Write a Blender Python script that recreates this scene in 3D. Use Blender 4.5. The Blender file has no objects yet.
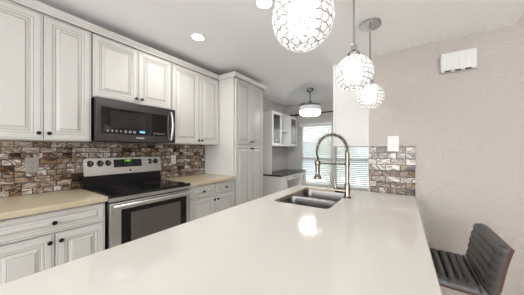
import bpy, bmesh, math, random
from mathutils import Vector, Matrix
random.seed(7)
S = bpy.context.scene
COL = S.collection
PI = math.pi

# ------------------------------------------------------------------ camera
F_PX, CAM_H = 211.0, 1.279
cam_d = bpy.data.cameras.new('camera'); cam = bpy.data.objects.new('camera', cam_d); COL.objects.link(cam)
cam_d.sensor_fit = 'HORIZONTAL'; cam_d.sensor_width = 36.0
cam_d.lens = 36.0 * F_PX / 524.0
cam_d.shift_y = 2.5 / 524.0
cam_d.clip_start = 0.02
cam.location = (0, 0, CAM_H)
cam.rotation_euler = (PI / 2, 0, math.atan(140.5 / F_PX))
S.camera = cam

# ------------------------------------------------------------------ world, exposure
W = bpy.data.worlds.new('overcast_sky'); S.world = W; W.use_nodes = True
bg = W.node_tree.nodes['Background']
bg.inputs[0].default_value = (0.94, 0.97, 1.0, 1); bg.inputs[1].default_value = 5.6
S.view_settings.view_transform = 'Standard'; S.view_settings.look = 'None'
S.view_settings.gamma = 1.0; S.view_settings.use_curve_mapping = False
S.view_settings.exposure = 0.48
S.cycles.max_bounces = 10; S.cycles.diffuse_bounces = 6; S.cycles.glossy_bounces = 4
S.cycles.transparent_max_bounces = 16
S.cycles.sample_clamp_indirect = 6.0
S.cycles.use_denoising = True
S.cycles.caustics_reflective = False; S.cycles.caustics_refractive = False

DOWNLIGHT_W = 4.5
PENDANT_E = 3.9
FAN_E = 15.0

# ------------------------------------------------------------------ materials
def lin(r, g, b):
    f = lambda v: (v / 255 / 12.92) if v / 255 <= 0.04045 else ((v / 255 + 0.055) / 1.055) ** 2.4
    return (f(r), f(g), f(b), 1)

class NT:
    def __init__(s, name):
        s.m = bpy.data.materials.new(name); s.m.use_nodes = True
        s.t = s.m.node_tree; s.n = s.t.nodes; s.b = s.n['Principled BSDF']
    def add(s, typ, **kw):
        n = s.n.new(typ)
        for k, v in kw.items():
            if k in n.inputs.keys() if isinstance(k, str) else False: n.inputs[k].default_value = v
            else: setattr(n, k, v)
        return n
    def link(s, a, b): s.t.links.new(a, b)

def mat(name, col, rough=0.5, metal=0.0, var=0.04, nscale=8.0, bump=0.0, bscale=60.0, spec=0.5, coat=0.0, stretch=None, emit=None, estr=0):
    q = NT(name); b = q.b
    b.inputs['Roughness'].default_value = rough; b.inputs['Metallic'].default_value = metal
    b.inputs['Specular IOR Level'].default_value = spec; b.inputs['Coat Weight'].default_value = coat
    tc = q.add('ShaderNodeTexCoord'); mp = q.add('ShaderNodeMapping')
    q.link(tc.outputs['Object'], mp.inputs['Vector'])
    if stretch: mp.inputs['Scale'].default_value = stretch
    nz = q.add('ShaderNodeTexNoise'); nz.inputs['Scale'].default_value = nscale; nz.inputs['Detail'].default_value = 4
    q.link(mp.outputs[0], nz.inputs['Vector'])
    mx = q.add('ShaderNodeMix', data_type='RGBA')
    mx.inputs['A'].default_value = tuple(c * (1 - var) for c in col[:3]) + (1,)
    mx.inputs['B'].default_value = tuple(min(1, c * (1 + var)) for c in col[:3]) + (1,)
    q.link(nz.outputs['Fac'], mx.inputs['Factor']); q.link(mx.outputs['Result'], b.inputs['Base Color'])
    if bump:
        n2 = q.add('ShaderNodeTexNoise'); n2.inputs['Scale'].default_value = bscale; n2.inputs['Detail'].default_value = 3
        q.link(mp.outputs[0], n2.inputs['Vector'])
        bp = q.add('ShaderNodeBump'); bp.inputs['Strength'].default_value = bump; bp.inputs['Distance'].default_value = 0.004
        q.link(n2.outputs['Fac'], bp.inputs['Height']); q.link(bp.outputs[0], b.inputs['Normal'])
    if emit:
        b.inputs['Emission Color'].default_value = emit; b.inputs['Emission Strength'].default_value = estr
    return q.m

def mosaic(name, axis):
    """random veined stone and shell mosaic laid in running bond"""
    q = NT(name); b = q.b
    tc = q.add('ShaderNodeTexCoord'); sp = q.add('ShaderNodeSeparateXYZ'); q.link(tc.outputs['Object'], sp.inputs[0])
    cb = q.add('ShaderNodeCombineXYZ'); q.link(sp.outputs[axis], cb.inputs['X']); q.link(sp.outputs['Z'], cb.inputs['Y'])
    br = q.add('ShaderNodeTexBrick'); q.link(cb.outputs[0], br.inputs['Vector'])
    br.inputs['Color1'].default_value = (0, 0, 0, 1); br.inputs['Color2'].default_value = (1, 1, 1, 1)
    br.inputs['Mortar'].default_value = (0.5, 0.5, 0.5, 1)
    br.inputs['Scale'].default_value = 1.0; br.inputs['Mortar Size'].default_value = 0.003; br.inputs['Mortar Smooth'].default_value = 0.3
    br.inputs['Brick Width'].default_value = 0.104; br.inputs['Row Height'].default_value = 0.0485
    br.offset = 0.37; br.offset_frequency = 2; br.squash = 0.6; br.squash_frequency = 3
    # veins, shifted per tile
    sc = q.add('ShaderNodeVectorMath', operation='SCALE'); sc.inputs['Scale'].default_value = 9.0
    q.link(br.outputs['Color'], sc.inputs[0])
    ad = q.add('ShaderNodeVectorMath', operation='ADD'); q.link(cb.outputs[0], ad.inputs[0]); q.link(sc.outputs[0], ad.inputs[1])
    st = q.add('ShaderNodeMapping'); st.inputs['Scale'].default_value = (1.0, 1.6, 1.0); st.inputs['Rotation'].default_value = (0, 0, 0.5); q.link(ad.outputs[0], st.inputs['Vector'])
    nz = q.add('ShaderNodeTexNoise'); nz.inputs['Scale'].default_value = 8; nz.inputs['Detail'].default_value = 1.5; nz.inputs['Distortion'].default_value = 1.2
    q.link(st.outputs[0], nz.inputs['Vector'])
    mm = q.add('ShaderNodeMix', data_type='FLOAT'); mm.inputs['Factor'].default_value = 0.36
    mr = q.add('ShaderNodeMapRange'); mr.inputs['From Min'].default_value = 0.3; mr.inputs['From Max'].default_value = 0.7
    q.link(nz.outputs['Fac'], mr.inputs['Value'])
    q.link(br.outputs['Color'], mm.inputs['A']); q.link(mr.outputs[0], mm.inputs['B'])
    rp = q.add('ShaderNodeValToRGB'); e = rp.color_ramp.elements
    pal = [(0.10, (30, 20, 15)), (0.24, (74, 50, 35)), (0.31, (142, 114, 86)), (0.37, (46, 32, 24)), (0.46, (160, 142, 122)), (0.53, (92, 66, 45)),
           (0.59, (186, 176, 166)), (0.67, (104, 80, 60)), (0.76, (208, 202, 196)), (0.84, (120, 96, 74)), (0.95, (214, 206, 198))]
    e[0].position, e[0].color = pal[0][0], lin(*pal[0][1]); e[1].position, e[1].color = pal[-1][0], lin(*pal[-1][1])
    for p, c in pal[1:-1]:
        x = e.new(p); x.color = lin(*c)
    q.link(mm.outputs['Result'], rp.inputs[0])
    mx = q.add('ShaderNodeMix', data_type='RGBA'); mx.inputs['B'].default_value = lin(30, 22, 18)
    q.link(br.outputs['Fac'], mx.inputs['Factor']); q.link(rp.outputs[0], mx.inputs['A'])
    q.link(mx.outputs['Result'], b.inputs['Base Color'])
    b.inputs['Roughness'].default_value = 0.1
    bp = q.add('ShaderNodeBump'); bp.inputs['Strength'].default_value = 0.5; bp.inputs['Distance'].default_value = 0.002; bp.invert = True
    q.link(br.outputs['Fac'], bp.inputs['Height']); q.link(bp.outputs[0], b.inputs['Normal'])
    return q.m

def wallpaint(name, col, s=42.0, strength=0.55):
    q = NT(name); b = q.b
    tc = q.add('ShaderNodeTexCoord')
    n1 = q.add('ShaderNodeTexNoise'); n1.inputs['Scale'].default_value = s; n1.inputs['Detail'].default_value = 5; n1.inputs['Roughness'].default_value = 0.6
    q.link(tc.outputs['Object'], n1.inputs['Vector'])
    rp = q.add('ShaderNodeValToRGB'); rp.color_ramp.elements[0].position = 0.42; rp.color_ramp.elements[1].position = 0.62
    q.link(n1.outputs['Fac'], rp.inputs[0])
    bp = q.add('ShaderNodeBump'); bp.inputs['Strength'].default_value = strength; bp.inputs['Distance'].default_value = 0.004
    q.link(rp.outputs[0], bp.inputs['Height']); q.link(bp.outputs[0], b.inputs['Normal'])
    b.inputs['Base Color'].default_value = col; b.inputs['Roughness'].default_value = 0.6
    return q.m

def quartz(name, col):
    q = NT(name); b = q.b
    tc = q.add('ShaderNodeTexCoord')
    vo = q.add('ShaderNodeTexVoronoi'); vo.inputs['Scale'].default_value = 260
    q.link(tc.outputs['Object'], vo.inputs['Vector'])
    mx = q.add('ShaderNodeMix', data_type='RGBA'); mx.inputs['A'].default_value = tuple(c * 0.96 for c in col[:3]) + (1,); mx.inputs['B'].default_value = col
    q.link(vo.outputs['Color'], mx.inputs['Factor']); q.link(mx.outputs['Result'], b.inputs['Base Color'])
    b.inputs['Roughness'].default_value = 0.09
    return q.m

def glassy(name, transp=0.8, tint=(0.95, 0.97, 0.97, 1), rough=0.03):
    q = NT(name); t = q.add('ShaderNodeBsdfTransparent'); t.inputs[0].default_value = tint
    g = q.add('ShaderNodeBsdfGlossy'); g.inputs['Roughness'].default_value = rough
    fr = q.add('ShaderNodeFresnel'); fr.inputs['IOR'].default_value = 1.5
    mp = q.add('ShaderNodeMath', operation='MULTIPLY_ADD'); mp.inputs[1].default_value = 0.9; mp.inputs[2].default_value = 1 - transp
    q.link(fr.outputs[0], mp.inputs[0])
    m = q.add('ShaderNodeMixShader'); q.link(mp.outputs[0], m.inputs[0]); q.link(t.outputs[0], m.inputs[1]); q.link(g.outputs[0], m.inputs[2])
    q.link(m.outputs[0], q.n['Material Output'].inputs['Surface'])
    return q.m

def translucent(name, col, fac=0.5, transp=0.2):
    q = NT(name)
    d = q.add('ShaderNodeBsdfDiffuse'); d.inputs[0].default_value = col
    t = q.add('ShaderNodeBsdfTranslucent'); t.inputs[0].default_value = col
    m = q.add('ShaderNodeMixShader'); m.inputs[0].default_value = fac
    q.link(d.outputs[0], m.inputs[1]); q.link(t.outputs[0], m.inputs[2])
    tr = q.add('ShaderNodeBsdfTransparent'); m2 = q.add('ShaderNodeMixShader'); m2.inputs[0].default_value = transp
    q.link(m.outputs[0], m2.inputs[1]); q.link(tr.outputs[0], m2.inputs[2])
    g = q.add('ShaderNodeBsdfGlossy'); g.inputs['Roughness'].default_value = 0.12
    m3 = q.add('ShaderNodeMixShader'); m3.inputs[0].default_value = 0.12
    q.link(m2.outputs[0], m3.inputs[1]); q.link(g.outputs[0], m3.inputs[2])
    q.link(m3.outputs[0], q.n['Material Output'].inputs['Surface'])
    return q.m

def emission(name, col, e):
    q = NT(name); q.b.inputs['Base Color'].default_value = col
    q.b.inputs['Emission Color'].default_value = col; q.b.inputs['Emission Strength'].default_value = e
    return q.m

M = dict(
    cab=mat('antique_white_paint', lin(198, 196, 191), 0.38, var=0.012, nscale=14, stretch=(1, 1, 0.15)),
    glaze=mat('grey_brown_glaze', lin(116, 108, 97), 0.5),
    gap=mat('dark_gap', lin(40, 36, 32), 0.8),
    bronze=mat('oil_rubbed_bronze', lin(34, 28, 26), 0.35, 0.7),
    tan=mat('tan_stone_top', lin(190, 176, 150), 0.2, var=0.06, nscale=30),
    quartz=quartz('white_quartz', lin(214, 209, 201)),
    mosaic_y=mosaic('mosaic_along_wall', 'Y'), mosaic_x=mosaic('mosaic_at_end', 'X'),
    wall=wallpaint('textured_taupe_paint', lin(182, 174, 167), 70, 0.7),
    nook=wallpaint('grey_paint', lin(200, 197, 194), 60, 0.25),
    ceil=wallpaint('ceiling_white', lin(238, 238, 238), 50, 0.2),
    soffit=wallpaint('soffit_white', lin(240, 240, 239), 50, 0.2),
    floor=mat('light_oak_floor', lin(226, 220, 212), 0.35, var=0.15, nscale=4, stretch=(8, 1, 1)),
    steel=mat('brushed_steel', lin(214, 212, 210), 0.27, 1.0, var=0.08, nscale=50, stretch=(1, 0.05, 8)),
    blacksteel=mat('dark_brushed_steel', lin(100, 96, 98), 0.22, 1.0, var=0.08, nscale=50, stretch=(1, 0.05, 8)),
    cutedge=mat('tan_cut_edge', lin(182, 165, 132), 0.4),
    sink=mat('sink_steel', lin(122, 119, 116), 0.28, 1.0, var=0.06, nscale=40, stretch=(0.1, 4, 4)),
    nickel=mat('brushed_nickel', lin(140, 131, 120), 0.24, 1.0),
    coil=mat('nickel_coil', lin(186, 178, 168), 0.25, 1.0),
    chrome=mat('chrome', lin(185, 184, 184), 0.1, 1.0),
    wire=mat('chrome_wire', lin(186, 184, 182), 0.25, 1.0),
    black=mat('black_enamel', lin(16, 16, 17), 0.25),
    blackglass=mat('black_glass', lin(10, 10, 11), 0.05, var=0.02),
    ovenglass=mat('oven_glass', lin(84, 78, 74), 0.1),
    meshglass=mat('perforated_screen', lin(30, 28, 28), 0.15),
    ring=mat('burner_print', lin(70, 68, 66), 0.25),
    white=mat('white_plastic', lin(204, 203, 199), 0.35, var=0.01),
    grill=mat('white_fluted_plastic', lin(222, 221, 217), 0.45, var=0.01),
    silver=mat('silver_plate', lin(166, 162, 153), 0.4, 0.5),
    slot=mat('outlet_slot', lin(46, 43, 40), 0.6),
    icon=mat('panel_print', lin(205, 205, 210), 0.4),
    blue=emission('blue_digits', (0.15, 0.45, 0.9, 1), 0.9),
    green=emission('green_digits', (0.25, 0.85, 0.12, 1), 0.9),
    leather=mat('charcoal_leather', lin(66, 64, 62), 0.36, var=0.08, nscale=20, bump=0.12, bscale=220),
    walnut=mat('walnut_ply', lin(74, 38, 22), 0.35, var=0.25, nscale=12, stretch=(1, 0.2, 6)),
    hutch=mat('white_lacquer', lin(232, 232, 230), 0.35, var=0.01),
    desk=mat('dark_laminate', lin(58, 54, 54), 0.25, var=0.15, nscale=30),
    glass=glassy('clear_glass', 0.93), cabglass=glassy('cabinet_glass', 0.72, (0.75, 0.77, 0.78, 1)),
    blind=translucent('white_blind_slat', (0.87, 0.86, 0.845, 1), 0.45, 0.0),
    trimw=mat('white_trim', lin(226, 225, 222), 0.4, var=0.01),
    rodm=mat('dark_bronze_rod', lin(46, 40, 38), 0.4, 0.6),
    graph=mat('graphite_metal', lin(128, 127, 127), 0.4, 0.7),
    crystal=translucent('crystal', (0.97, 0.97, 0.97, 1), 0.6, 0.35),
    bulb=emission('lit_frosted_bulb', (1.0, 0.985, 0.96, 1), PENDANT_E),
    fanlight=emission('lit_drum_lens', (1.0, 0.98, 0.95, 1), FAN_E),
    ring_glow=emission('frosted_drum_ring_painted_glow', (0.6, 0.6, 0.6, 1), 0.3),  # frosted ring is no lamp; a faint glow is put into its colour
    lens=emission('downlight_lens', (1.0, 0.98, 0.96, 1), 22.0),
    leaf=mat('shrub_leaf', lin(190, 200, 182), 0.6, var=0.3, nscale=6),
    lawn=mat('lawn', lin(150, 160, 130), 0.9, var=0.2),
    patio=mat('patio_concrete', lin(200, 200, 198), 0.8, var=0.08),
    fence=mat('grey_fence_boards', lin(176, 184, 190), 0.7, var=0.1),
)

# ------------------------------------------------------------------ object helpers
WORLD = {}
def tag(o, label=None, cat=None, group=None, kind=None):
    if label: o['label'] = label
    if cat: o['category'] = cat
    if group: o['group'] = group
    if kind: o['kind'] = kind
    return o
def thing(name, label, cat, loc=(0, 0, 0), group=None):
    o = bpy.data.objects.new(name, None); COL.objects.link(o); o.location = loc; o.empty_display_size = 0.05
    WORLD[o.name] = Vector(loc); return tag(o, label, cat, group)

class MB:
    """collects shapes in world coordinates and links them as ONE mesh object"""
    def __init__(s): s.bm = bmesh.new()
    def _mi(s, faces, mi, smooth=False):
        for f in faces: f.material_index = mi; f.smooth = smooth
    def box(s, x0, x1, y0, y1, z0, z1, mi=0, bev=0.0):
        r = bmesh.ops.create_cube(s.bm, size=1.0)
        v = r['verts']
        bmesh.ops.scale(s.bm, vec=(x1 - x0, y1 - y0, z1 - z0), verts=v)
        bmesh.ops.translate(s.bm, vec=((x0 + x1) / 2, (y0 + y1) / 2, (z0 + z1) / 2), verts=v)
        fs = set(f for x in v for f in x.link_faces)
        if bev:
            es = list(set(e for x in v for e in x.link_edges))
            r2 = bmesh.ops.bevel(s.bm, geom=es, offset=bev, segments=2, affect='EDGES', profile=0.5)
            fs = set(f for f in fs if f.is_valid) | set(r2['faces'])
        s._mi(fs, mi, bool(bev)); return s
    def lathe(s, prof, center, axis=(0, 0, 1), seg=24, mi=0):
        """prof: (radius, height along axis)"""
        q = Vector((0, 0, 1)).rotation_difference(Vector(axis)).to_matrix(); c = Vector(center)
        rings = []
        for r, h in prof:
            if r < 1e-6: rings.append([s.bm.verts.new(c + q @ Vector((0, 0, h)))])
            else: rings.append([s.bm.verts.new(c + q @ Vector((r * math.cos(2 * PI * k / seg), r * math.sin(2 * PI * k / seg), h))) for k in range(seg)])
        for a, b in zip(rings, rings[1:]):
            for k in range(seg):
                k2 = (k + 1) % seg
                if len(a) == 1 and len(b) == 1: continue
                if len(a) == 1: f = s.bm.faces.new((a[0], b[k2], b[k]))
                elif len(b) == 1: f = s.bm.faces.new((a[k], a[k2], b[0]))
                else: f = s.bm.faces.new((a[k], a[k2], b[k2], b[k]))
                f.material_index = mi; f.smooth = True
        return s
    def tube(s, pts, rad, seg=10, mi=0, closed=False, caps=True):
        pts = [Vector(p) for p in pts]; n = len(pts); rings = []; up = None
        for i, p in enumerate(pts):
            if closed: t = pts[(i + 1) % n] - pts[i - 1]
            else: t = pts[min(i + 1, n - 1)] - pts[max(i - 1, 0)]
            t.normalize()
            if up is None:
                up = Vector((0, 0, 1)) if abs(t.z) < 0.9 else Vector((1, 0, 0))
            a = t.cross(up)
            if a.length < 1e-5: a = t.orthogonal()
            a.normalize(); b = a.cross(t); b.normalize(); up = b
            r = rad[i] if isinstance(rad, (list, tuple)) else rad
            rings.append([s.bm.verts.new(p + r * (math.cos(2 * PI * k / seg) * a + math.sin(2 * PI * k / seg) * b)) for k in range(seg)])
        m = n if closed else n - 1
        for i in range(m):
            a, b = rings[i], rings[(i + 1) % n]
            for k in range(seg):
                k2 = (k + 1) % seg
                f = s.bm.faces.new((a[k], b[k], b[k2], a[k2])); f.material_index = mi; f.smooth = True
        if caps and not closed:
            f = s.bm.faces.new(rings[0]); f.material_index = mi
            f = s.bm.faces.new(rings[-1][::-1]); f.material_index = mi
        return s
    def poly(s, pts, mi=0):
        f = s.bm.faces.new([s.bm.verts.new(Vector(p)) for p in pts]); f.material_index = mi; return f
    def prism(s, pts, vec, mi=0):
        """closed outline swept along vec"""
        v = Vector(vec); a = [s.bm.verts.new(Vector(p)) for p in pts]; b = [s.bm.verts.new(Vector(p) + v) for p in pts]
        n = len(a); fs = [s.bm.faces.new(a[::-1]), s.bm.faces.new(b)]
        for i in range(n): fs.append(s.bm.faces.new((a[i], a[(i + 1) % n], b[(i + 1) % n], b[i])))
        for f in fs: f.material_index = mi
        return s
    def build(s, name, mats, parent=None, origin=None, sharp=35):
        bm = s.bm
        bmesh.ops.recalc_face_normals(bm, faces=bm.faces)
        ca = math.radians(sharp)
        for e in bm.edges:
            if len(e.link_faces) == 2:
                try: e.smooth = e.calc_face_angle() < ca
                except Exception: pass
        xs = [v.co for v in bm.verts]
        lo = Vector([min(c[i] for c in xs) for i in range(3)]); hi = Vector([max(c[i] for c in xs) for i in range(3)])
        o0 = Vector(origin) if origin is not None else Vector(((lo.x + hi.x) / 2, (lo.y + hi.y) / 2, lo.z))
        bmesh.ops.translate(bm, vec=-o0, verts=bm.verts)
        me = bpy.data.meshes.new(name); bm.to_mesh(me); bm.free()
        for m in (mats if isinstance(mats, (list, tuple)) else [mats]): me.materials.append(m)
        o = bpy.data.objects.new(name, me); COL.objects.link(o)
        WORLD[o.name] = o0
        if parent: o.parent = parent; o.location = o0 - WORLD[parent.name]
        else: o.location = o0
        return o
def struct(name, mb, m): return tag(mb.build(name, m), kind='structure')
def copy_tree(o, parent=None):
    c = o.copy(); COL.objects.link(c)
    if parent: c.parent = parent
    for ch in list(o.children): copy_tree(ch, c)
    return c

# ------------------------------------------------------------------ the room
XW, YE, ZC, ZS = -2.57, 2.07, 2.445, 2.10       # left wall, end wall, kitchen ceiling, soffit underside
XS0, XS1, XN, YN = -0.557, 0.610, -0.245, 5.10  # soffit edges, wall corner, window wall
struct('floor', MB().box(XW - .1, 3.4, -2.6, YN + .1, -.06, 0), M['floor'])
struct('wall_left', MB().box(XW - .1, XW, -2.6, YN + .1, 0, ZC), M['nook'])
struct('ceiling', MB().box(XW - .1, 3.4, -2.6, YN + .1, ZC, ZC + .08), M['ceil'])
struct('ceiling_soffit', MB().box(XS0, XS1, -2.6, YE, ZS, ZC), M['soffit'])
struct('wall_far', MB().box(XN, 3.4, YE, YE + .12, 0, ZC), M['wall'])
struct('wall_nook', MB().box(XN, XN + .12, YE + .12, YN, 0, ZC), M['nook'])
struct('wall_right_added', MB().box(3.4, 3.5, -2.6, YE + .12, 0, ZC), M['wall'])  # unseen wall, added to shut out sky light from the right
struct('wall_rear_added', MB().box(XW, 3.4, -2.7, -2.6, 0, .80).box(XW, 3.4, -2.7, -2.6, 2.4, ZC).box(XW, XW + .35, -2.7, -2.6, .80, 2.4).box(3.1, 3.4, -2.7, -2.6, .80, 2.4), M['wall'])  # unseen wall, added to shape the daylight; sill keeps light off the under-counter area
# window wall with two openings
WX = [(-2.19, -1.385), (-1.325, -0.40)]; WZ0, WZ1 = 0.42, 1.93
wb = MB().box(XW, XN + .12, YN, YN + .12, 0, WZ0).box(XW, XN + .12, YN, YN + .12, WZ1, ZC)
wb.box(XW, WX[0][0], YN, YN + .12, WZ0, WZ1).box(WX[0][1], WX[1][0], YN, YN + .12, WZ0, WZ1).box(WX[1][1], XN + .12, YN, YN + .12, WZ0, WZ1)
struct('wall_back', wb, M['nook'])
for i, (a, b) in enumerate(WX):
    w = MB(); y0, y1 = YN + .03, YN + .08; t = .035
    w.box(a, a + t, y0, y1, WZ0, WZ1).box(b - t, b, y0, y1, WZ0, WZ1).box(a, b, y0, y1, WZ0, WZ0 + t).box(a, b, y0, y1, WZ1 - t, WZ1).box(a, b, y0, y1, 1.02, 1.07)
    w.box(a - .01, b + .01, YN - .03, YN + .03, WZ0 - .03, WZ0)
    wo = struct('window_%d' % (i + 1), w, M['trimw'])
    MB().box(a + t, b - t, YN + .05, YN + .056, WZ0 + t, WZ1 - t).build('window_pane', M['glass'], wo)

# crown mouldings
def crown(name, outline_xy):
    """crown profile swept round the cabinet tops; outline runs at the cabinet face"""
    mb = MB(); prof = [(0.0, 2.306), (0.012, 2.306), (0.014, 2.318), (0.022, 2.326), (0.034, 2.342), (0.040, 2.350), (0.040, 2.362), (0.0, 2.362)]
    rings = []
    for (x, y, nx, ny) in outline_xy:
        rings.append([mb.bm.verts.new((x + nx * d, y + ny * d, z)) for d, z in prof])
    for a, b in zip(rings, rings[1:]):
        n = len(prof)
        for k in range(n):
            f = mb.bm.faces.new((a[k], a[(k + 1) % n], b[(k + 1) % n], b[k])); f.material_index = 1 if k == 0 else 0
    mb.bm.faces.new(rings[0]); mb.bm.faces.new(rings[-1][::-1])
    return mb
XU, XP, YP0, YP1 = -2.25, -1.955, 2.245, 3.0
struct('trim_1', crown('c', [(XU, 0.10, 1, 0), (XU, YP0 - .042, 1, 0)]), [M['cab'], M['glaze']])
struct('trim_2', crown('c', [(XW + .002, YP0, 0, -1), (XP, YP0, 1, -1), (XP, YP1, 1, 1), (XW + .002, YP1, 0, 1)]), [M['cab'], M['glaze']])

# ------------------------------------------------------------------ cabinet pieces (all face +X)
def panel_front(name, parent, x, y0, y1, z0, z1, drawer=False, mats=None, t=0.02):
    """raised panel door or drawer front with glazed beads; x = front face"""
    s = 0.62 if drawer else 1.0
    L = [(0, -t, 0), (0, -.003, 0), (.003, 0, 0), (.010, 0, 0), (.0118, -.002, 1), (.016, 0, 0), (.044 * s, 0, 0), (.0465 * s, -.004, 0), (.0485 * s, -.004, 1), (.052 * s, -.003, 0),
         (.060 * s, -.004, 0), (.0635 * s, -.009, 0), (.0655 * s, -.009, 1), (.070 * s, -.009, 0), (.088 * s, -.001, 0), (.0905 * s, -.002, 1), (.093 * s, -.0, 0)]
    mb = MB(); rings = []
    for ins, dx, _ in L:
        rings.append([mb.bm.verts.new((x + dx, yy, zz)) for yy, zz in ((y0 + ins, z0 + ins), (y1 - ins, z0 + ins), (y1 - ins, z1 - ins), (y0 + ins, z1 - ins))])
    for i in range(len(L) - 1):
        for k in range(4):
            f = mb.bm.faces.new((rings[i][k], rings[i][(k + 1) % 4], rings[i + 1][(k + 1) % 4], rings[i + 1][k])); f.material_index = L[i + 1][2]
    mb.bm.faces.new(rings[-1]); mb.bm.faces.new(rings[0][::-1])
    return mb.build(name, mats or [M['cab'], M['glaze']], parent)
def knob(parent, x, y, z):
    MB().lathe([(0, 0), (.007, 0), (.005, .006), (.005, .012), (.012, .016), (.0145, .021), (.0135, .026), (.008, .029), (0, .03)], (x, y, z), (1, 0, 0), 14).build('knob', M['bronze'], parent)
def carcass(parent, x0, x1, y0, y1, z0, z1, name='carcass'):
    mb = MB().box(x0, x1, y0, y1, z0, z1); return mb.build(name, M['cab'], parent)

def upper(label, y0, y1, ys, z0=1.352, z1=2.305, knobz=1.405):
    t = thing('upper_cabinet', label, 'cabinet', (XW, (y0 + y1) / 2, z0), 'white upper cabinets on the left wall')
    carcass(t, XW + .002, XU - .021, y0 + .001, y1 - .001, z0, z1)
    for a, b, k in ((y0 + .004, ys - .002, ys - .028), (ys + .002, y1 - .004, ys + .028)):
        d = panel_front('door', t, XU, a, b, z0 + .006, z1 - .004); knob(d, XU, k, knobz)
    return t
upper('tall white raised-panel upper cabinet left of the microwave, cut by the photo edge', .105, .708, .411)
upper('short white two-door upper cabinet directly above the microwave', .712, 1.474, 1.097, z0=1.745, knobz=1.797)
upper('tall white raised-panel upper cabinet between the microwave and pantry', 1.478, 2.243, 1.882)

def base(label, y0, y1, ys, two):
    t = thing('base_cabinet', label, 'cabinet', (XW, (y0 + y1) / 2, 0), 'white base cabinets on the left wall')
    mb = MB().box(XW + .002, -1.971, y0, y1, .10, .875).box(XW + .002, -2.03, y0, y1, 0, .10)
    mb.build('carcass', M['cab'], t)
    x = -1.95
    for a, b in (((y0 + .006, ys - .003), (ys + .003, y1 - .006)) if two else ((y0 + .006, y1 - .006),)):
        d = panel_front('drawer', t, x, a, b, .725, .862, True); knob(d, x, (a + b) / 2, .792)
    for a, b, k in ((y0 + .006, ys - .003, ys - .028), (ys + .003, y1 - .006, ys + .028)):
        d = panel_front('door', t, x, a, b, .11, .712); knob(d, x, k, .665)
    return t
base('white base cabinet with one wide drawer, left of the range', .105, .705, .411, False)
base('white base cabinet with two small drawers between range and pantry', 1.485, 2.243, 1.88, True)

def slab(name, label, y0, y1):
    o = MB().box(XW + .002, -1.925, y0, y1, .876, .914, bev=.004).build(name, M['tan'])
    return tag(o, label, 'countertop')
slab('countertop', 'tan countertop with square edge left of the black range', .105, .712)
slab('countertop', 'short tan countertop running from the range to the pantry side', 1.482, 2.243)

t = thing('pantry_cabinet', 'full height white pantry cabinet with four doors beyond the short counter', 'cabinet', (XW, (YP0 + YP1) / 2, 0))
MB().box(XW + .002, XP - .021, YP0, YP1, .10, 2.305).box(XW + .002, XP - .08, YP0, YP1, 0, .10).build('carcass', M['cab'], t)
ym = 2.64
for z0, z1, kz in ((.11, 1.352, 1.30), (1.360, 2.301, 1.405)):
    for a, b, k in ((YP0 + .03, ym - .002, ym - .028), (ym + .002, YP1 - .03, ym + .028)):
        d = panel_front('door', t, XP, a, b, z0, z1); knob(d, XP, k, kz)

# ------------------------------------------------------------------ backsplashes
o = MB().box(XW + .001, XW + .011, .105, 2.243, .9145, 1.3515).build('backsplash', M['mosaic_y'])
tag(o, 'long brown stone mosaic backsplash between counters and upper cabinets', 'backsplash')
o = MB().box(XN - .002, .084, YE - .012, YE - .0005, .9145, 1.312).build('backsplash', M['mosaic_x'])
tag(o, 'square mosaic backsplash at the end of the white peninsula', 'backsplash')

# ------------------------------------------------------------------ range
RY0, RY1 = .7165, 1.4775; RC = (RY0 + RY1) / 2
t = thing('range', 'freestanding black and stainless electric range between the tan counters', 'stove', (-2.25, RC, 0))
MB().box(XW + .014, -1.955, RY0, RY1, .02, .895).build('body', M['black'], t)
ct = MB().box(XW + .06, -1.912, RY0, RY1, .896, .922, bev=.006).build('cooktop', M['blackglass'], t)
for (cx, cy, r) in ((-2.07, .91, .105), (-2.07, 1.29, .085), (-2.33, .91, .075), (-2.33, 1.29, .105)):
    rg = MB()
    for rr in (r, r * .62):
        rg.tube([(cx + rr * math.cos(2 * PI * k / 40), cy + rr * math.sin(2 * PI * k / 40), .9217) for k in range(40)], .0012, 6, closed=True)
    rg.build('burner_marking', M['ring'], ct)
MB().prism([(XW + .014, RY0, .90), (XW + .075, RY0, .90), (XW + .075, RY0, 1.035), (XW + .014, RY0, 1.035)], (0, RY1 - RY0, 0)).build('vent_riser', M['black'], t)
# leaning steel control panel with rounded ends
def pxz(z): return XW + .098 - (z - 1.03) * .16
outl = []
Z0, Z1, rr = 1.030, 1.196, .03
for cy, cz, a0 in ((RY1 - rr, Z1 - rr, 0), (RY0 + rr, Z1 - rr, 90), (RY0 + .012, Z0 + .012, 180), (RY1 - .012, Z0 + .012, 270)):
    r2 = rr if cz > 1.1 else .012
    for k in range(7):
        a = math.radians(a0 + 15 * k); outl.append((cy + r2 * math.cos(a), cz + r2 * math.sin(a)))
mb = MB(); A = [mb.bm.verts.new((pxz(z), y, z)) for y, z in outl]; B = [mb.bm.verts.new((XW + .016, y, z)) for y, z in outl]
mb.bm.faces.new(A); mb.bm.faces.new(B[::-1])
for k in range(len(A)): mb.bm.faces.new((A[k], B[k], B[(k + 1) % len(A)], A[(k + 1) % len(A)]))
cp = mb.build('control_panel', M['steel'], t)
dp = MB().prism([(pxz(1.098) + .002, .967, 1.098), (pxz(1.180) + .002, .967, 1.180), (pxz(1.180) - .004, .967, 1.180), (pxz(1.098) - .004, .967, 1.098)], (0, .281, 0)).build('display', M['blackglass'], cp)
g = MB()
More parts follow.
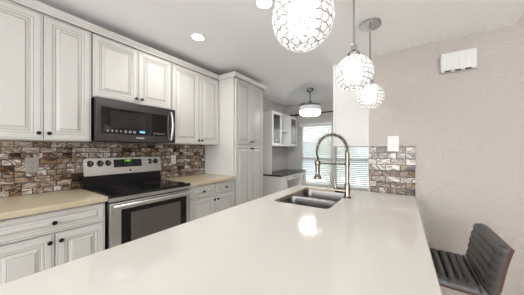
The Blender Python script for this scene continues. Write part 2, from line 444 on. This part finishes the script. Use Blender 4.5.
for k, w in enumerate((.006, .014, .014)):   # clock digits
    y = 1.075 + k * .018
    g.box(pxz(1.165) + .0018, pxz(1.165) + .0034, y, y + w, 1.157, 1.160).box(pxz(1.165) + .0018, pxz(1.165) + .0034, y, y + w, 1.164, 1.167).box(pxz(1.165) + .0018, pxz(1.165) + .0034, y, y + w, 1.171, 1.174)
g.build('clock_digits', M['green'], cp)
for y0 in (.985, 1.170):
    g = MB()
    for i in range(4):
        for j in range(3):
            y = y0 + i * .018; z = 1.112 + j * .02; g.box(pxz(z) + .0018, pxz(z) + .003, y, y + .008, z, z + .004)
    g.build('keypad', M['ring'], cp)
for y in (.768, .850, .918, 1.346, 1.413):
    z = 1.146; MB().lathe([(0, 0), (.027, 0), (.027, .005), (.020, .007), (.019, .024), (.016, .027), (0, .027)], (pxz(z), y, z), (1, 0, .16), 18).box(pxz(z) + .024, pxz(z) + .036, y - .005, y + .005, z - .02, z + .022, mi=1, bev=.002).build('knob', [M['black'], M['chrome']], cp)
    k = MB().lathe([(.0265, .0055), (.031, .0), (.031, .003), (.0265, .008)], (pxz(z), y, z), (1, 0, .16), 20).build('knob_ring', M['chrome'], cp)
MB().lathe([(0, 0), (.011, 0), (.011, .002), (0, .0025)], (pxz(1.062), 1.125, 1.062), (1, 0, .16), 18).build('emblem', M['slot'], cp)
# oven front
MB().box(-1.958, -1.925, RY0, RY1, .86, .893, bev=.003).build('front_rail', M['steel'], t)
od = MB().box(-1.957, -1.917, RY0 + .002, RY1 - .002, .26, .852, bev=.006).build('oven_door', M['steel'], t)
ow = MB().box(-1.919, -1.9145, .80, 1.425, .30, .792, bev=.0015).build('oven_window', M['blackglass'], od)
MB().box(-1.916, -1.9135, .872, 1.352, .35, .752, bev=.001).build('window_glass', M['ovenglass'], od)
hz = .828
MB().tube([(-1.875, RY0 + .012 + k * (RY1 - RY0 - .024) / 12, hz) for k in range(13)], .0135, 12).box(-1.92, -1.872, RY0 + .02, RY0 + .05, hz - .012, hz + .012, bev=.003).box(-1.92, -1.872, RY1 - .05, RY1 - .02, hz - .012, hz + .012, bev=.003).build('handle', M['steel'], od)
MB().box(-1.957, -1.92, RY0 + .002, RY1 - .002, .06, .25, bev=.005).build('storage_drawer', M['steel'], t)

# ------------------------------------------------------------------ microwave
MX, MY0, MY1, MZ0, MZ1 = -2.18, .717, 1.472, 1.357, 1.742
t = thing('microwave', 'dark stainless over-the-range microwave mounted under the short cabinet', 'microwave', (-2.37, RC, MZ0))
MB().box(XW + .012, MX - .04, MY0, MY1, MZ0 + .004, MZ1, bev=.003).build('body', M['blacksteel'], t)
MB().box(XW + .05, MX - .06, MY0 + .05, MY1 - .05, MZ0 - .002, MZ0 + .006).build('vent_base', M['black'], t)
dr = MB().box(MX - .04, MX, MY0, MY1, MZ0, MZ1 - .002, bev=.006).build('door', M['blacksteel'], t)
pn = MB().box(MX - .004, MX + .003, .752, 1.372, 1.425, 1.660, bev=.0015).build('window', M['blackglass'], dr)
MB().box(MX + .002, MX + .0036, .82, 1.13, 1.485, 1.635).build('window_screen', M['meshglass'], dr)
for k, y in enumerate((.80, .835, .87, .905, .945, .985, 1.025, 1.225, 1.25, 1.275, 1.30, 1.33)):
    z = 1.452; ic = MB()
    if k in (4, 5, 6): ic.tube([(MX + .0036, y + .009 * math.cos(a * PI / 8), z + .009 * math.sin(a * PI / 8)) for a in range(16)], .0018, 6, closed=True)
    else: ic.box(MX + .003, MX + .0042, y - .006, y + .006, z + .003, z + .007).box(MX + .003, MX + .0042, y - .002, y + .002, z - .009, z + .007)
    ic.build('button_icon', M['icon'], dr)
g = MB()
for k in range(4): g.box(MX + .003, MX + .0042, 1.075 + k * .013, 1.084 + k * .013, 1.448, 1.466)
g.build('clock_digits', M['blue'], dr)
lg = MB()
for k in range(7): lg.box(MX - .001, MX + .0012, 1.045 + k * .011, 1.0525 + k * .011, 1.393, 1.402)
lg.build('brand_mark', M['icon'], dr)
MB().tube([(MX + .012 + .030 * math.sin(PI * k / 14), 1.412, 1.390 + k * (1.700 - 1.390) / 14) for k in range(15)], .0115, 12).build('handle', M['steel'], dr)

# ------------------------------------------------------------------ outlets, switch, chime
def outlet(name, label, cat, y, z, w, h, m):
    t = thing(name, label, cat, (XW + .011, y, z - h / 2))
    x = XW + .011
    p = MB().box(x, x + .006, y - w / 2, y + w / 2, z - h / 2, z + h / 2, bev=.002).build('cover_plate', m, t)
    for dz in (-.021, .021):
        sk = MB().lathe([(0, .0), (.0165, 0), (.0165, .0015), (0, .0018)], (x + .006, y, z + dz), (1, 0, 0), 16).build('socket', m, t)
        MB().box(x + .0065, x + .0082, y - .008, y - .0055, z + dz - .002, z + dz + .008).box(x + .0065, x + .0082, y + .0055, y + .008, z + dz - .002, z + dz + .008).lathe([(0, 0), (.003, 0), (.003, .001), (0, .001)], (x + .0072, y, z + dz - .009), (1, 0, 0), 8).build('slot', M['slot'], sk)
outlet('wall_outlet', 'silver double outlet on the mosaic left of the range', 'outlet', .400, 1.155, .078, .122, M['silver'])
outlet('wall_outlet', 'small white outlet on the mosaic right of the range', 'outlet', 1.697, 1.152, .072, .116, M['white'])
t = thing('light_switch', 'white toggle light switch overlapping the top of the end backsplash', 'switch', (-.065, YE - .012, 1.27))
MB().box(-.106, -.024, YE - .018, YE - .0005, 1.268, 1.396, bev=.003).build('cover_plate', M['white'], t)
MB().box(-.0705, -.0595, YE - .0195, YE - .016, 1.32, 1.344).box(-.0685, -.0615, YE - .028, YE - .018, 1.333, 1.342, bev=.001).build('toggle', M['white'], t)
t = thing('door_chime', 'white ribbed door chime box high on the textured wall', 'door chime', (.326, YE, 1.843))
b = MB().box(.234, .428, YE - .044, YE - .0005, 1.846, 1.986, bev=.004).build('housing', M['white'], t)
gr = MB(); n = 15; pts = []
for k in range(n):
    x0 = .241 + k * (.180 / n); gr.box(x0, x0 + .180 / n - .003, YE - .049, YE - .042, 1.858, 1.980, bev=.0012)
gr.build('ribbed_cover', M['grill'], t)
for x in (.259, .313, .367): MB().box(x, x + .032, YE - .0475, YE - .043, 1.846, 1.8555).build('sound_slot', M['slot'], t)

# ------------------------------------------------------------------ peninsula with sink cut-out
PX0, PX1, PY0, PY1 = -.908, .084, -.55, YE - .013
SX0, SX1, SY0, SY1 = -.780, -.380, 1.306, 1.972
t = thing('peninsula', 'long white quartz peninsula filling the foreground, ending at the textured wall', 'peninsula', (-.58, .76, 0))
def rrect(x0, x1, y0, y1, r, n=6):
    out = []
    for cx, cy, a0 in ((x1 - r, y1 - r, 0), (x0 + r, y1 - r, 90), (x0 + r, y0 + r, 180), (x1 - r, y0 + r, 270)):
        for k in range(n + 1):
            a = math.radians(a0 + 90 * k / n); out.append((cx + r * math.cos(a), cy + r * math.sin(a)))
    return out
mb = MB(); bm = mb.bm
hole = rrect(SX0, SX1, SY0, SY1, .042)
def loop(pts, z): return [bm.verts.new((x, y, z)) for x, y in pts]
def bridge(a, b):
    for k in range(len(a)):
        bm.faces.new((a[k], a[(k + 1) % len(a)], b[(k + 1) % len(b)], b[k]))
e = .004
outr = lambda i: [(PX0 + i, PY0 + i), (PX1 - i, PY0 + i), (PX1 - i, PY1), (PX0 + i, PY1)]
lo_t = loop(outr(e), .914); lo_s = loop(outr(0), .914 - e); lo_b = loop(outr(0), .876); lo_l = loop([(PX0 + .04, PY0 + .04), (PX1 - .04, PY0 + .04), (PX1 - .04, PY1 - .001), (PX0 + .04, PY1 - .001)], .876); lo_u = loop([(PX0 + .04, PY0 + .04), (PX1 - .04, PY0 + .04), (PX1 - .04, PY1 - .001), (PX0 + .04, PY1 - .001)], .893)
hi_t = loop(rrect(SX0 - .002, SX1 + .002, SY0 - .002, SY1 + .002, .044), .914); hi_s = loop(hole, .912); hi_b = loop(hole, .893)
bridge(lo_t, lo_s); bridge(lo_s, lo_b); bridge(lo_b, lo_l); bridge(lo_l, lo_u); bridge(hi_t, hi_s); n0 = len(bm.faces); bridge(hi_s, hi_b)
bm.faces.ensure_lookup_table()
for f in bm.faces[n0:]: f.material_index = 1
for a, b in ((lo_t, hi_t), (lo_u, hi_b)):
    es = []
    for l in (a, b):
        for k in range(len(l)):
            x = bm.edges.get((l[k], l[(k + 1) % len(l)])); es.append(x)
    bmesh.ops.triangle_fill(bm, use_beauty=True, use_dissolve=False, edges=es)
mb.build('countertop', [M['quartz'], M['cutedge']], t, sharp=30)
bx = MB(); x0, x1, th = PX0 + .045, -.26, .02
bx.box(x0, x0 + th, PY0 + .045, PY1 - .002, 0, .8925).box(x1 - th, x1, PY0 + .045, PY1 - .002, 0, .8925).box(x0 + th, x1 - th, PY0 + .045, PY0 + .065, 0, .8925).box(x0 + th, x1 - th, PY1 - .02, PY1 - .002, 0, .8925)
bx.build('base_panels', M['cab'], t)
t = thing('kitchen_sink', 'undermount double bowl stainless sink set into the white peninsula', 'sink', (-.58, 1.64, .70))
def bowl(x0, x1, y0, y1, d):
    mb = MB(); bm = mb.bm
    loops = []
    for ins, z, r in ((-.014, .8926, .060), (0, .8926, .05), (.003, .880, .05), (.012, .72, .05), (.03, .702, .045), (.06, .697, .03)):
        loops.append([bm.verts.new((x, y, z)) for x, y in rrect(x0 + ins, x1 - ins, y0 + ins, y1 - ins, r)])
    for a, b in zip(loops, loops[1:]):
        for k in range(len(a)):
            f = bm.faces.new((a[k], a[(k + 1) % len(a)], b[(k + 1) % len(a)], b[k])); f.smooth = True
    bm.faces.new(loops[-1]).smooth = True
    o = mb.build('bowl', M['sink'], t)
    MB().lathe([(0, .004), (.02, .002), (.038, .0015), (.042, .0005), (.042, -.006), (0, -.006)], ((x0 + x1) / 2, (y0 + y1) / 2, .6985), (0, 0, 1), 20).build('drain', M['chrome'], o)
ymid = 1.625
bowl(SX0 - .004, SX1 + .004, SY0 - .004, ymid - .015, 0); bowl(SX0 - .004, SX1 + .004, ymid + .015, SY1 + .004, 0)

# ------------------------------------------------------------------ faucet
FX, FY = -.348, 1.690
t = thing('kitchen_faucet', 'tall brushed nickel spring pull-down faucet beside the sink', 'faucet', (FX, FY, .914))
MB().lathe([(0, 0), (.028, 0), (.028, .006), (.0235, .012), (.0205, .02), (.0205, .105), (.017, .112), (.0145, .12), (.0145, .30), (.0165, .302), (.0165, .345), (.011, .35), (0, .35)], (FX, FY, .9142), (0, 0, 1), 24).build('body', M['nickel'], t)
R = .118; zc = .914 + .35
arc = []
for k in range(33):
    a = PI * k / 32; arc.append(Vector((FX - R + R * math.cos(a), FY, zc + (.138) * math.sin(a) ** 0.9)))
hose = arc + [Vector((FX - 2 * R - .002, FY, zc - .02)), Vector((FX - 2 * R + .008, FY, zc - .05)), Vector((FX - 2 * R + .006, FY, zc - .095))]
MB().tube(hose, .0075, 10).build('hose', M['rodm'], t)
# helical spring over the arc
def along(pts, u):
    L = [0]
    for a, b in zip(pts, pts[1:]): L.append(L[-1] + (b - a).length)
    d = u * L[-1]
    for i in range(len(pts) - 1):
        if d <= L[i + 1] or i == len(pts) - 2:
            k = (d - L[i]) / max(1e-9, L[i + 1] - L[i]); return pts[i].lerp(pts[i + 1], k), (pts[i + 1] - pts[i]).normalized()
sp = []; turns = 25
for k in range(turns * 10 + 1):
    p, tg = along(arc, k / (turns * 10)); n1 = Vector((0, 1, 0)); n2 = tg.cross(n1).normalized(); a = 2 * PI * k / 10
    sp.append(p + .0140 * (math.cos(a) * n1 + math.sin(a) * n2))
MB().tube(sp, .0033, 6).build('spring', M['coil'], t)
hx = FX - 2 * R + .006
MB().tube([(FX, FY, 1.172), (FX - .1, FY, 1.172), (hx, FY, 1.172)], .0075, 10).lathe([(.0205, -.02), (.0225, -.016), (.0225, .016), (.0205, .02)], (hx, FY, 1.172), (0, 0, 1), 20).lathe([(.015, -.018), (.0195, -.016), (.0195, .016), (.015, .018)], (FX, FY, 1.172), (0, 0, 1), 20).build('holder_arm', M['nickel'], t)
MB().lathe([(0, .155), (.010, .155), (.017, .145), (.019, .13), (.018, .075), (.0165, .045), (.019, .03), (.030, .016), (.032, .008), (.030, 0), (0, 0)], (hx, FY, 1.045), (0, 0, 1), 24).build('spray_head', M['nickel'], t)
MB().tube([(FX - .012, FY, .968), (FX - .045, FY - .004, .968), (FX - .088, FY - .008, .970)], [.017, .019, .020], 14).tube([(FX - .082, FY - .007, .972), (FX - .088, FY - .008, 1.0), (FX - .094, FY - .009, 1.050)], [.011, .0095, .008], 10).build('lever', M['nickel'], t)

# ------------------------------------------------------------------ end wall cabinet over the peninsula end
t = thing('wall_cabinet', 'plain white end panel of the upper cabinet hung beside the pendants', 'cabinet', (-.40, 2.45, 1.305))
MB().box(XS0 + .022, XN - .002, YE + .002, 2.83, 1.312, ZS).build('carcass', M['cab'], t)
MB().box(XS0, XS0 + .02, YE + .004, 2.45, 1.315, ZS - .003, bev=.002).build('door', M['cab'], t)
MB().box(XS0, XS0 + .02, 2.453, 2.828, 1.315, ZS - .003, bev=.002).build('door', M['cab'], t)
struct('ceiling_cabinet_soffit', MB().box(XS0 - 0.0, XN, YE, 2.86, ZS + .002, ZC), M['soffit'])

# ------------------------------------------------------------------ nook: hutch, desk, blinds, rod, fan
HX, HY0, HY1 = -2.24, 3.74, 4.985
t = thing('hutch', 'white hutch with glass doors and open middle shelf above the desk', 'cabinet', (-2.4, 4.36, .77))
hb = MB(); w = .018
hb.box(XW + .002, HX - .02, HY0, HY0 + w, .772, 2.10)
hb.box(XW + .002, HX - .02, HY1 - w, HY1, 1.368, 2.10).box(XW + .002, HX - .02, HY0 + w, HY1 - w, 2.08, 2.10).box(XW + .002, HX - .02, HY0 + w, HY1 - w, 1.368, 1.388)
hb.box(XW + .002, XW + .01, HY0 + w, HY1 - w, 1.388, 2.08)
for y in (4.155, 4.585): hb.box(XW + .01, HX - .02, y - w / 2, y + w / 2, 1.388, 2.08)
hb.build('carcass', M['hutch'], t)
MB().box(XW + .011, HX - .03, 4.165, 4.575, 1.70, 1.718).build('shelf', M['hutch'], t)
for a, b, hy in ((HY0 + .002, 4.15, 4.125), (4.59, HY1 - .002, 4.615)):
    fr = .055; d = MB().box(HX - .019, HX, a, a + fr, 1.372, 2.097).box(HX - .019, HX, b - fr, b, 1.372, 2.097).box(HX - .019, HX, a + fr, b - fr, 1.372, 1.372 + fr).box(HX - .019, HX, a + fr, b - fr, 2.097 - fr, 2.097).build('door', M['hutch'], t)
    MB().box(HX - .012, HX - .008, a + fr, b - fr, 1.372 + fr, 2.097 - fr).build('glass_pane', M['cabglass'], d)
    MB().tube([(HX, hy, 1.43), (HX + .018, hy, 1.435), (HX + .022, hy, 1.47), (HX + .018, hy, 1.505), (HX, hy, 1.51)], .005, 8).build('handle', M['graph'], d)
DX = -2.03
t = thing('desk', 'white built-in desk with dark top below the hutch', 'desk', (-2.3, 4.4, 0))
MB().box(XW + .002, DX + .02, 3.70, 5.03, .740, .771, bev=.003).build('desktop', M['desk'], t)
MB().box(XW + .002, DX - .02, 3.73, 4.03, .08, .739).box(XW + .002, DX - .06, 3.74, 4.03, 0, .08).build('cabinet', M['hutch'], t)
d = MB().box(DX - .019, DX, 3.735, 4.027, .085, .735, bev=.002).build('door', M['hutch'], t)
MB().tube([(DX, 4.0, .57), (DX + .018, 4.0, .575), (DX + .022, 4.0, .62), (DX + .018, 4.0, .665), (DX, 4.0, .67)], .006, 8).build('handle', M['graph'], d)
d = MB().box(DX - .40, DX, 4.04, 4.74, .63, .735, bev=.002).build('drawer', M['hutch'], t)
MB().tube([(DX, 4.30, .685), (DX + .02, 4.305, .685), (DX + .022, 4.40, .685), (DX + .02, 4.495, .685), (DX, 4.50, .685)], .007, 8).build('handle', M['graph'], d)
MB().box(XW + .002, DX - .003, 4.745, 5.03, 0, .739).build('side_cabinet', M['hutch'], t)
d = MB().box(DX - .003, DX + .012, 4.755, 5.025, .09, .735, bev=.002).build('door', M['hutch'], t)
MB().tube([(DX + .012, 4.79, .57), (DX + .03, 4.79, .575), (DX + .034, 4.79, .62), (DX + .03, 4.79, .665), (DX + .012, 4.79, .67)], .006, 8).build('handle', M['graph'], d)

for (a, b), lab in zip(WX, ('white slatted window blind behind the faucet spout, nearest the hutch', 'white slatted window blind behind the faucet post, under the end cabinet')):
    t = thing('window_blind', lab, 'blind', ((a + b) / 2, YN - .03, WZ0), 'white blinds in the nook')
    MB().box(a - .01, b + .01, YN - .062, YN - .002, WZ1 - .05, WZ1 + .02, bev=.004).build('headrail', M['trimw'], t)
    sl = MB(); z = WZ1 - .07; tilt = math.radians(-40)
    while z > WZ0 + .06:
        dy, dz = .025 * math.cos(tilt), .025 * math.sin(tilt)
        yc = YN - .033
        sl.prism([(a, yc - dy, z - dz), (a, yc + dy, z + dz), (a, yc + dy, z + dz + .003), (a, yc - dy, z - dz + .003)], (b - a, 0, 0)); z -= .043
    sl.build('slats', M['blind'], t)
    MB().box(a, b, YN - .058, YN - .010, WZ0 + .01, WZ0 + .03, bev=.003).build('bottom_rail', M['trimw'], t)
    cd = MB()
    for k in (.15, .5, .85):
        x = a + (b - a) * k; cd.tube([(x, YN - .062, WZ1 - .05), (x, YN - .062, WZ0 + .02)], .0022, 6)
    cd.build('cord', M['trimw'], t)
t = thing('curtain_rod', 'dark curtain rod along the wall above the blinds', 'curtain rod', (-1.3, YN - .07, 2.17))
MB().tube([(-2.42, YN - .07, 2.185), (-1.3, YN - .07, 2.185), (-.36, YN - .07, 2.185)], .014, 12).build('rod', M['rodm'], t)
for x in (-2.435, -.345): MB().lathe([(0, -.03), (.018, -.024), (.026, 0), (.018, .024), (0, .03)], (x, YN - .07, 2.185), (1, 0, 0), 14).build('finial', M['rodm'], t)
for x in (-2.30, -.45): MB().box(x - .012, x + .012, YN - .07, YN - .001, 2.165, 2.205).build('bracket', M['rodm'], t)

FXX, FYY = -1.475, 3.88
t = thing('ceiling_fan_light', 'graphite drum fan light hanging from the nook ceiling', 'ceiling light', (FXX, FYY, 1.92))
MB().lathe([(0, 2.444), (.062, 2.444), (.066, 2.43), (.058, 2.40), (.03, 2.385), (0, 2.385)], (FXX, FYY, 0), (0, 0, 1), 28).build('canopy', M['graph'], t)
MB().tube([(FXX, FYY, 2.395), (FXX, FYY, 2.19)], .013, 12).build('downrod', M['graph'], t)
MB().lathe([(0, 2.215), (.028, 2.212), (.04, 2.18), (.10, 2.155), (.19, 2.145), (.205, 2.135), (.205, 2.118), (.19, 2.112), (0, 2.112)], (FXX, FYY, 0), (0, 0, 1), 40).build('motor_housing', M['graph'], t)
MB().lathe([(0, 2.111), (.192, 2.111), (.196, 2.10), (.196, 2.052), (.19, 2.045), (0, 2.045)], (FXX, FYY, 0), (0, 0, 1), 40).build('upper_ring', M['ring_glow'], t)
MB().lathe([(.15, 2.044), (.2, 2.044), (.203, 2.036), (.2, 2.028), (.15, 2.028)], (FXX, FYY, 0), (0, 0, 1), 40).build('chrome_band', M['chrome'], t)
MB().lathe([(0, 2.027), (.194, 2.027), (.196, 2.0), (.185, 1.965), (.15, 1.945), (.08, 1.935), (0, 1.933)], (FXX, FYY, 0), (0, 0, 1), 40).build('lens', M['fanlight'], t)

# ------------------------------------------------------------------ recessed downlights
for (x, y), lab in zip(((-1.752, 1.442), (-.908, 1.398)), ('round recessed ceiling downlight above the range aisle', 'round recessed ceiling downlight partly cut off beside the nearest pendant')):
    t = thing('recessed_light', lab, 'downlight', (x, y, ZC - .012), 'recessed kitchen downlights')
    MB().lathe([(.055, .011), (.075, .011), (.078, .006), (.074, .0), (.058, .002), (.055, .006)], (x, y, ZC - .0115), (0, 0, 1), 28).build('trim_ring', M['trimw'], t)
    MB().lathe([(0, .008), (.055, .008), (.055, .004), (0, .003)], (x, y, ZC - .0115), (0, 0, 1), 28).build('lens', M['lens'], t)
    ld = bpy.data.lights.new('downlight_lamp', 'AREA'); ld.shape = 'DISK'; ld.size = .11; ld.energy = DOWNLIGHT_W; ld.color = (1, .98, .955)
    lo = bpy.data.objects.new('downlight_lamp', ld); COL.objects.link(lo); lo.parent = t; lo.location = (0, 0, -.004)

# ------------------------------------------------------------------ crystal pendants
def dirv(th, ph): return Vector((math.sin(th) * math.cos(ph), math.sin(th) * math.sin(ph), math.cos(th)))
P0 = (-.176, 1.535, 0)
RG = .0765; ZG = 1.627
pend = thing('pendant_light', 'x', 'pendant light', (P0[0], P0[1], ZG), 'crystal globe pendants over the peninsula')
c = Vector((P0[0], P0[1], 0))
MB().lathe([(0, ZS - .0005), (.060, ZS - .0005), (.066, ZS - .006), (.064, ZS - .016), (.02, ZS - .022), (0, ZS - .022)], c, (0, 0, 1), 32).build('canopy', M['chrome'], pend)
MB().tube([(c.x, c.y, ZS - .02), (c.x, c.y, 1.90), (c.x, c.y, ZG + .125)], .0052, 10).build('rod', M['chrome'], pend)
MB().lathe([(0, ZG + .13), (.010, ZG + .13), (.013, ZG + .12), (.013, ZG + .105), (.022, ZG + .098), (.028, ZG + .086), (.024, ZG + .078), (0, ZG + .078)], c, (0, 0, 1), 20).build('socket_cap', M['chrome'], pend)
MB().lathe([(0, ZG + .058), (.02, ZG + .056), (.031, ZG + .042), (.034, ZG + .02), (.034, ZG - .028), (.030, ZG - .038), (0, ZG - .040)], c, (0, 0, 1), 20).build('bulb', M['bulb'], pend)
rows = []
for i, th in enumerate(math.radians(a) for a in (22, 37, 52, 67, 82, 97, 112, 127, 142, 156)):
    n = max(6, round(2 * PI * math.sin(th) * RG / .0222))
    for k in range(n): rows.append((th, 2 * PI * (k + .5 * (i % 2)) / n))
sh = MB()
for th, ph in rows:
    d = dirv(th, ph); p = Vector((c.x, c.y, ZG)) + d * RG; a = d.orthogonal().normalized(); b = d.cross(a)
    sh.tube([p + .0108 * (math.cos(2 * PI * k / 14) * a + math.sin(2 * PI * k / 14) * b) for k in range(14)], .0012, 5, closed=True)
shade = sh.build('wire_shade', M['wire'], pend, origin=(c.x, c.y, ZG))
def bead(mb, p, d): mb.lathe([(0, .0058), (.0055, .0045), (.0096, 0), (.0055, -.0045), (0, -.0058)], p, d, 8)
# beads that face the kitchen come first: 100 as parts, the remaining ones as one
rows.sort(key=lambda r: dirv(*r).dot(Vector((.5, -.83, -.25))), reverse=True)
src = None
for th, ph in rows[:100]:
    d = dirv(th, ph); p = Vector((c.x, c.y, ZG)) + d * RG
    if src is None:
        mb = MB(); bead(mb, p, (0, 0, 1)); src = mb.build('crystal_bead', M['crystal'], shade, origin=p); o = src
    else:
        o = src.copy(); COL.objects.link(o); o.parent = shade
    o.location = d * RG; o.rotation_euler = Vector((0, 0, 1)).rotation_difference(d).to_euler()
mb = MB()
for th, ph in rows[100:]:
    d = dirv(th, ph); bead(mb, Vector((c.x, c.y, ZG)) + d * RG, d)
tag(mb.build('crystal_beads', M['crystal'], shade, origin=(c.x, c.y, ZG)), kind='stuff')
pend['label'] = 'crystal globe pendant farthest away, smallest, with its chrome ceiling canopy in view'
for loc, lab in (((-.184, 1.03, ZG), 'crystal globe pendant in the middle of the row, overlapping the farthest one'), ((-.221, .527, ZG), 'largest nearest crystal globe pendant at the top edge of the photo')):
    p2 = copy_tree(pend); p2.location = loc; p2['label'] = lab

# ------------------------------------------------------------------ bar stool
st = thing('bar_stool', 'charcoal channel-tufted low-back bar stool with walnut shell beside the peninsula', 'bar stool', (.17, 1.645, 0))
SW, SYC = .402, 1.629
prof = []                                  # L profile in XZ: seat front -> seat -> bend -> back top
for k in range(13): prof.append(Vector((-.045 + k * .03, 0, .576 + .010 * (1 - k / 12))))
bend_c = Vector((prof[-1].x, 0, prof[-1].z + .06))
for k in range(1, 8):
    a = math.radians(-90 + k * 84 / 7); prof.append(bend_c + Vector((.06 * math.cos(a), 0, .06 * math.sin(a))))
for k in range(1, 9):
    l = prof[-1]; prof.append(l + Vector((.0024 + .0005 * k, 0, .0245)))
def normals(ps):
    out = []
    for i in range(len(ps)):
        t_ = (ps[min(i + 1, len(ps) - 1)] - ps[max(i - 1, 0)]).normalized(); out.append(Vector((-t_.z, 0, t_.x)))
    return out
def dense(ps, m):
    out = []
    for a, b in zip(ps, ps[1:]):
        for k in range(m): out.append(a.lerp(b, k / m))
    return out + [ps[-1]]
dp_ = dense(prof, 5); nn = normals(dp_); ln = [0]
for a, b in zip(dp_, dp_[1:]): ln.append(ln[-1] + (b - a).length)
def padding(s0, s1, name, channels=True):
    mb = MB(); idx = [i for i, l in enumerate(ln) if s0 <= l <= s1]; grid = []; back = []
    ny = 20
    for i in idx:
        u = (ln[i] - s0) / (s1 - s0); eu = min(1, min(u, 1 - u) / .05)
        row, rb = [], []
        for j in range(ny + 1):
            v = j / ny; y = SYC - SW / 2 + SW * v; ev = min(1, min(v, 1 - v) / .08)
            rnd = math.sqrt(max(0, 1 - (1 - eu) ** 2)) * math.sqrt(max(0, 1 - (1 - ev) ** 2))
            ph = (ln[i] % .040) / .040
            chan = abs(math.sin(PI * ph)) ** .4; chan = 1 - (1 - chan) * max(0, min(1, (min(v, 1 - v) - .03) / .05))
            h = .010 + (.009 + .027 * chan) * rnd
            row.append(mb.bm.verts.new(dp_[i] + nn[i] * h + Vector((0, y, 0)))); rb.append(mb.bm.verts.new(dp_[i] + nn[i] * .001 + Vector((0, y, 0))))
        grid.append(row); back.append(rb)
    nI = len(idx)
    for i in range(nI - 1):
        for j in range(ny):
            f = mb.bm.faces.new((grid[i][j], grid[i + 1][j], grid[i + 1][j + 1], grid[i][j + 1])); f.smooth = True
            mb.bm.faces.new((back[i][j], back[i][j + 1], back[i + 1][j + 1], back[i + 1][j])).smooth = True
        for j in (0, ny):
            mb.bm.faces.new((grid[i][j], back[i][j], back[i + 1][j], grid[i + 1][j])).smooth = True
    for i in (0, nI - 1):
        for j in range(ny): mb.bm.faces.new((grid[i][j], grid[i][j + 1], back[i][j + 1], back[i][j])).smooth = True
    return mb.build(name, M['leather'], st, sharp=70)
sb = .36 + .035
padding(0, sb, 'seat_cushion'); padding(sb + .002, ln[-1], 'back_cushion')
mb = MB(); g = []
ys = [SYC - SW / 2 + .004, SYC + SW / 2 - .004]
ra = [[mb.bm.verts.new(p + n * d + Vector((0, y, 0))) for y in ys for d in (0, -.010 - .003 * max(0, min(1, (p.z - .6) / .08)))] for p, n in zip(dp_, nn)]
for a, b in zip(ra, ra[1:]):
    for k, k2 in ((0, 1), (1, 3), (3, 2), (2, 0)):
        mb.bm.faces.new((a[k], a[k2], b[k2], b[k])).smooth = True
mb.bm.faces.new((ra[0][0], ra[0][1], ra[0][3], ra[0][2])); mb.bm.faces.new((ra[-1][0], ra[-1][2], ra[-1][3], ra[-1][1]))
mb.build('shell', M['walnut'], st, sharp=40)
px, py = .15, SYC
MB().box(px - .09, px + .09, py - .09, py + .09, .548, .564, bev=.003).lathe([(0, .55), (.03, .55), (.028, .50), (.0, .50)], (px, py, 0), (0, 0, 1), 18).build('swivel_plate', M['black'], st)
MB().lathe([(0, .54), (.02, .54), (.02, .38), (.029, .375), (.029, .05), (0, .05)], (px, py, 0), (0, 0, 1), 20).build('post', M['chrome'], st)
MB().lathe([(0, .06), (.03, .06), (.06, .035), (.18, .016), (.2, .01), (.2, .001), (0, .001)], (px, py, 0), (0, 0, 1), 40).build('base', M['chrome'], st)
fr = [(px - .10 + .12 * math.cos(math.radians(a)), py + .12 * math.sin(math.radians(a)), .27) for a in range(50, 311, 13)]
MB().tube([(px, py + .02, .27)] + fr + [(px, py - .02, .27)], .010, 10).build('footrest', M['chrome'], st)

# ------------------------------------------------------------------ outside the nook window
struct('ground_patio', MB().box(-9, 6, YN + .13, 14, -.12, -.04), M['patio'])
fb = MB()
for k in range(70): fb.box(-8 + k * .19, -8 + k * .19 + .18, 11.0, 11.03, -.04, 1.75)
fb.box(-8, 5.3, 11.03, 11.07, .3, .4).box(-8, 5.3, 11.03, 11.07, 1.4, 1.5)
tag(fb.build('garden_fence', M['fence']), 'pale grey board fence outdoors, glimpsed through the blinds', 'fence')
def shrub(cx, cy, r, h, lab):
    mb = MB()
    for k in range(900):
        a, b_ = random.uniform(0, 2 * PI), random.uniform(-1, 1); q = random.uniform(.55, 1)
        d = Vector((math.sqrt(1 - b_ * b_) * math.cos(a), math.sqrt(1 - b_ * b_) * math.sin(a), b_))
        p = Vector((cx + d.x * r * q, cy + d.y * r * q, h * .55 + d.z * h * .45 * q))
        u = Vector((random.uniform(-1, 1), random.uniform(-1, 1), random.uniform(-1, 1))).normalized(); v = u.orthogonal().normalized()
        l = random.uniform(.06, .11)
        mb.poly([p - u * l, p + v * l * .4, p + u * l, p - v * l * .4])
    t = thing('shrub', lab, 'shrub', (cx, cy, -.04))
    mb.build('foliage', M['leaf'], t)
    MB().tube([(cx, cy, -.04), (cx + .02, cy, h * .3), (cx, cy + .02, h * .6)], [.05, .04, .02], 8).build('stem', M['walnut'], t)
shrub(-2.4, 8.6, .8, 2.1, 'green shrub outdoors, seen through the blind nearest the hutch')
